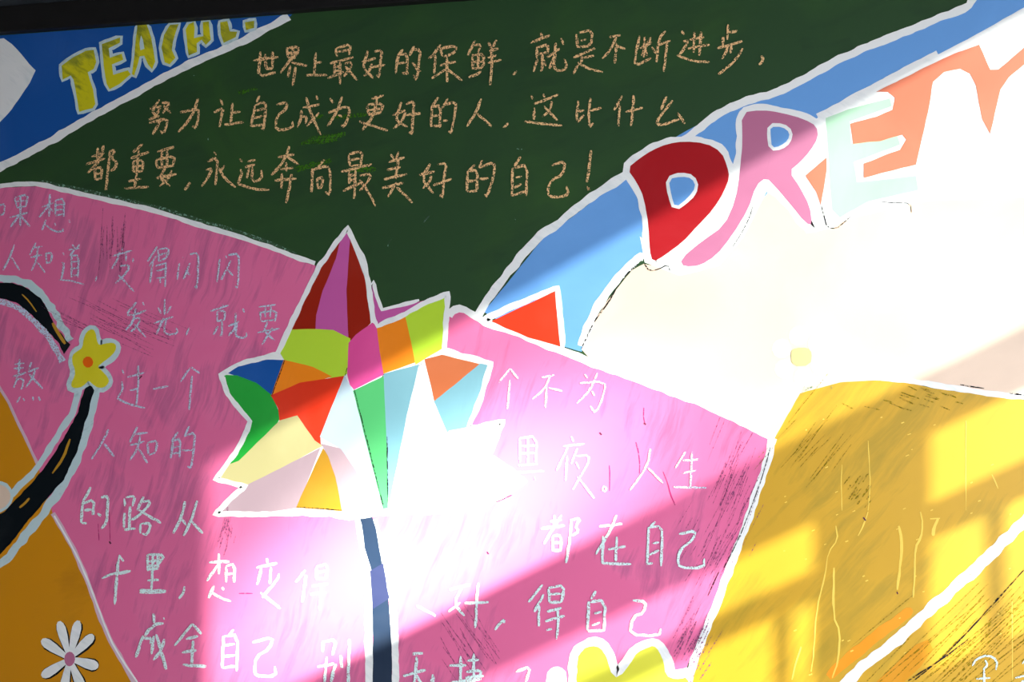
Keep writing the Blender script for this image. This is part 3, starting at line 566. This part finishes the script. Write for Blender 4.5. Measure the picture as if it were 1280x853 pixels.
writing('second pale blue line of text on the pink field', 'bluechalk', 2.2, [
 (*P1, "92,380 70,450 22,540; 75,460 125,540"),
 (*P1, "228,368 190,445; 210,400 268,392; 195,460 265,445; 240,400 230,480 200,545; 235,490 285,555; 290,435 295,500; 290,435 330,430 322,490 295,495"),
 (*P1, "455,380 470,400; 500,378 480,410; 430,415 500,400; 470,410 440,450; 450,450 450,585; 450,450 495,445 490,585; 450,490 490,485; 450,530 490,525; 450,575 490,570; 395,430 405,445; 390,490 405,500 385,600; 370,600 450,605 528,630"),
 (*P1, "608,578 598,608"),
 (*P2, "215,100 218,118; 155,150 278,118; 200,125 185,180 152,232; 240,130 240,185; 285,165 285,190; 205,215 262,205 250,250 175,322; 195,270 292,375"),
 (*P2, "435,92 375,185; 430,150 385,215; 410,190 400,250 390,320; 440,110 445,185; 445,110 510,98 498,160 445,185; 445,145 500,132; 430,245 495,230; 425,215 490,195; 490,190 485,345; 430,290 480,285; 450,290 455,320"),
 (*P2, "595,158 600,170; 572,195 560,300; 640,140 690,130 692,200 685,358 670,340; 640,195 600,295; 615,240 640,272"),
 (*P2, "862,150 868,165; 825,170 810,315; 880,145 945,135 945,230 938,355 922,340; 895,180 835,300; 875,235 910,275")])
writing('third pale blue line of text on the pink field', 'bluechalk', 2.3, [
 (*P2, "305,440 235,525 310,515 365,490; 345,440 352,460; 300,480 285,560 240,615; 280,545 335,535 310,590 270,625; 290,575 365,660"),
 (*P2, "482,420 480,520; 440,475 460,510; 522,465 495,510; 415,572 535,530; 475,540 430,640; 495,545 475,620 500,645 562,635 555,600"),
 (*P2, "635,600 615,648"),
 (*P2, "840,450 850,468; 768,495 880,460; 810,500 810,560; 810,500 860,490 855,545; 810,560 860,548; 840,560 840,650 825,645; 815,590 785,645; 925,505 925,600 880,650; 880,590 945,560; 935,570 920,650 960,665 995,655 990,630; 970,480 978,505"),
 (*P2, "1070,470 1175,455; 1110,470 1110,535; 1145,465 1140,535; 1075,500 1085,555; 1075,505 1185,490 1170,560; 1085,560 1170,550; 1125,565 1100,620 1170,680; 1155,600 1090,705; 1062,630 1198,605")])
writing('fourth pale blue line of text beside the yellow flower', 'bluechalk', 2.4, [
 (*P3, "95,130 155,120; 90,155 150,150; 125,95 120,195; 80,205 165,180; 110,200 100,250 90,275; 105,225 150,215 145,270 135,285; 200,115 180,165; 180,175 245,150; 225,160 205,220 165,270; 185,190 270,280; 130,330 108,368; 148,340 158,355; 208,330 212,355; 245,330 255,355"),
 (*P3, "765,160 778,190; 765,235 772,290 735,340; 735,340 800,375 908,402; 800,208 905,180; 868,135 865,280 855,385; 815,290 868,280"),
 (*P3, "960,282 1055,265"),
 (*P3, "1190,150 1130,238; 1195,145 1250,185; 1203,200 1185,412"),
 (600, 430, 5, "190,155 118,240; 190,155 240,218; 188,225 172,408"),
 (600, 430, 5, "385,210 465,195; 440,200 400,290 328,345; 418,260 410,400; 430,275 515,295"),
 (600, 430, 5, "655,190 670,215; 735,180 690,290 605,372; 625,245 785,235 775,320 722,438 690,390; 700,295 715,325")])
writing('fifth pale line of text on the pink field below the leaf shoulders', 'bluechalk', 2.6, [
 (*P3, "682,535 640,620 575,722; 655,625 715,705"),
 (*P3, "862,515 815,615; 850,565 925,555; 815,635 905,610; 880,570 865,650 815,728; 865,650 925,745; 925,625 930,690; 925,620 990,600 975,680 935,695"),
 (*P3, "1115,550 1075,610; 1085,600 1070,715; 1090,605 1130,590 1125,715; 1085,650 1120,640; 1080,690 1120,680; 1185,515 1155,580; 1155,580 1222,548 1215,650 1198,780 1175,765; 1135,665 1210,665"),
 (600, 430, 5, "250,590 250,740; 250,590 355,575 350,740; 260,640 350,635; 255,685 350,680; 300,580 300,760; 240,760 360,750; 200,805 400,795; 270,830 275,850; 340,830 345,850"),
 (640, 510, 5, "370,180 385,210; 320,240 455,225; 350,245 280,390; 345,300 335,455; 410,250 370,350; 400,300 485,295 470,360 380,510; 400,340 420,380; 410,430 515,565"),
 (640, 510, 5, "565,500 580,490 592,508 578,524 565,512 568,500"),
 (640, 510, 5, "865,255 850,360 738,515; 850,375 945,470"),
 (640, 510, 5, "1085,275 1020,380; 1065,330 1170,322; 1125,275 1115,500; 1060,410 1150,390; 1010,495 1215,500")])
writing('sixth pale cyan line of text on the pink field', 'cyanchalk', 3.3, [
 (*P4, "220,95 170,195; 170,190 160,320; 170,200 240,170 235,270; 180,240 225,235; 165,320 195,320; 285,160 330,150 325,230 320,320 285,355; 262,260 285,275"),
 (*P4, "430,165 435,215; 440,160 500,150 480,215; 465,215 460,365; 430,255 430,350; 470,300 500,290; 430,360 500,355; 550,155 510,240; 540,190 595,180 560,240 480,300; 520,240 660,320; 530,325 530,385; 530,325 600,320 575,395 540,385"),
 (*P4, "810,185 785,290 735,385; 785,290 815,335; 885,180 850,300 800,400; 850,310 920,385"),
 (640, 640, 5, "240,60 310,50; 180,105 330,85; 265,20 265,100; 310,20 200,200; 255,150 255,245; 255,150 310,145 305,245; 255,195 305,190; 255,240 305,240; 370,45 365,150 340,320; 375,50 430,40 395,90 420,120 375,150"),
 (640, 640, 5, "545,92 690,75; 655,20 620,110 525,265; 570,150 565,325; 655,155 650,310; 600,235 710,215; 565,320 745,328"),
 (640, 640, 5, "895,60 860,100; 855,95 845,335; 855,100 935,85 940,200 932,340; 880,195 920,190; 860,270 920,240; 845,325 880,320"),
 (640, 640, 5, "1045,140 1150,115 1130,180 1060,225 1035,290 1050,350 1200,350 1200,290")])
writing('seventh pale cyan line of text on the pink field', 'cyanchalk', 3.4, [
 (*P4, "405,520 395,545; 400,525 425,560; 290,665 360,635 470,620; 395,545 385,640 370,830; 400,640 470,620"),
 (*P4, "575,515 580,620; 580,515 685,520 640,580; 640,512 640,610; 580,560 640,555; 580,590 640,585; 580,610 640,605; 610,515 605,620 600,740; 575,680 645,675; 525,740 690,745; 525,755 690,750"),
 (*P4, "805,715 800,750 770,792"),
 (*P4, "1020,510 1020,640; 960,565 1085,560; 1015,580 945,682; 1065,590 1065,690; 1065,590 1120,575 1115,690; 1065,640 1110,635; 990,710 955,790; 965,750 1040,790 1095,810; 1040,720 1050,740"),
 (*P5, "1120,75 1125,110; 1055,135 1185,105; 1085,135 1060,240; 1145,130 1140,235; 1195,170 1185,210 1090,320; 1080,290 1205,390"),
 (*P6, "660,150 600,225; 665,180 640,350; 730,130 730,205; 730,130 800,110 790,200; 730,165 790,155; 730,205 790,200; 700,250 800,235; 690,300 790,290; 760,240 750,400"),
 (*P7, "155,370 275,435"),
 (*P7, "440,250 385,360 455,435; 355,410 430,350; 360,270 490,240; 540,230 530,350 525,510; 455,355 605,350"),
 (*P7, "700,455 645,522; 700,455 702,480"),
 (*P7, "942,240 855,350; 950,300 890,410; 920,370 918,500; 980,260 985,350; 980,260 1080,240 1060,350; 985,300 1065,295; 985,352 1060,348; 970,410 1060,385; 960,470 1080,435; 1035,390 1040,500 1028,582; 965,525 1000,515"),
 (640, 640, 5, "525,495 495,545; 480,560 472,740; 485,565 585,550 575,745; 515,635 560,625; 500,710 550,690; 475,745 575,740"),
 (640, 640, 5, "755,555 840,560 825,630 755,655 735,770 920,775 930,730")])
writing('eighth pale cyan line of text at the bottom of the pink field', 'cyanchalk', 3.6, [
 (*P5, "412,420 415,480; 475,445 478,458; 380,530 420,490 475,480; 350,560 325,620 302,695; 350,575 400,575 395,610; 415,560 400,675; 430,550 455,640 492,770; 480,580 460,650 412,712; 390,510 360,560"),
 (*P5, "655,485 545,622; 655,485 712,548; 615,580 690,560; 660,590 650,740; 590,665 680,650; 595,742 740,752"),
 (*P5, "912,520 880,560; 850,560 840,760; 850,565 940,550 930,780; 860,620 920,610; 850,690 920,680; 840,760 930,750"),
 (*P5, "1030,600 1160,565 1140,640 1050,690 1040,790 1080,815 1175,810 1170,750"),
 (*P6, "770,590 770,660; 770,600 855,580 830,680; 735,755 840,735; 850,735 820,850; 795,690 780,850; 880,680 890,760; 935,580 932,700 928,870"),
 (*P7, "130,672 195,668; 155,690 145,850 120,880; 72,810 212,772; 150,800 200,880"),
 (*P7, "255,800 265,850; 245,830 255,850"),
 (*P7, "360,745 465,745; 430,685 430,900; 470,715 545,708; 512,670 512,900; 465,785 560,775 550,820; 460,820 575,810; 370,850 560,830"),
 (640, 640, 4, "20,800 95,770 70,850")])
writing('small white chalk text on the yellow field at the lower right', 'cyanchalk', 2.4, [
 (960, 640, 4, "1020,770 1040,735 1100,715 1145,740 1140,790; 1085,740 1098,765 1075,790; 1080,790 1080,880; 1040,835 1110,830"),
 (960, 640, 4, "1235,830 1300,815; 1270,760 1290,735; 1265,850 1300,840")])
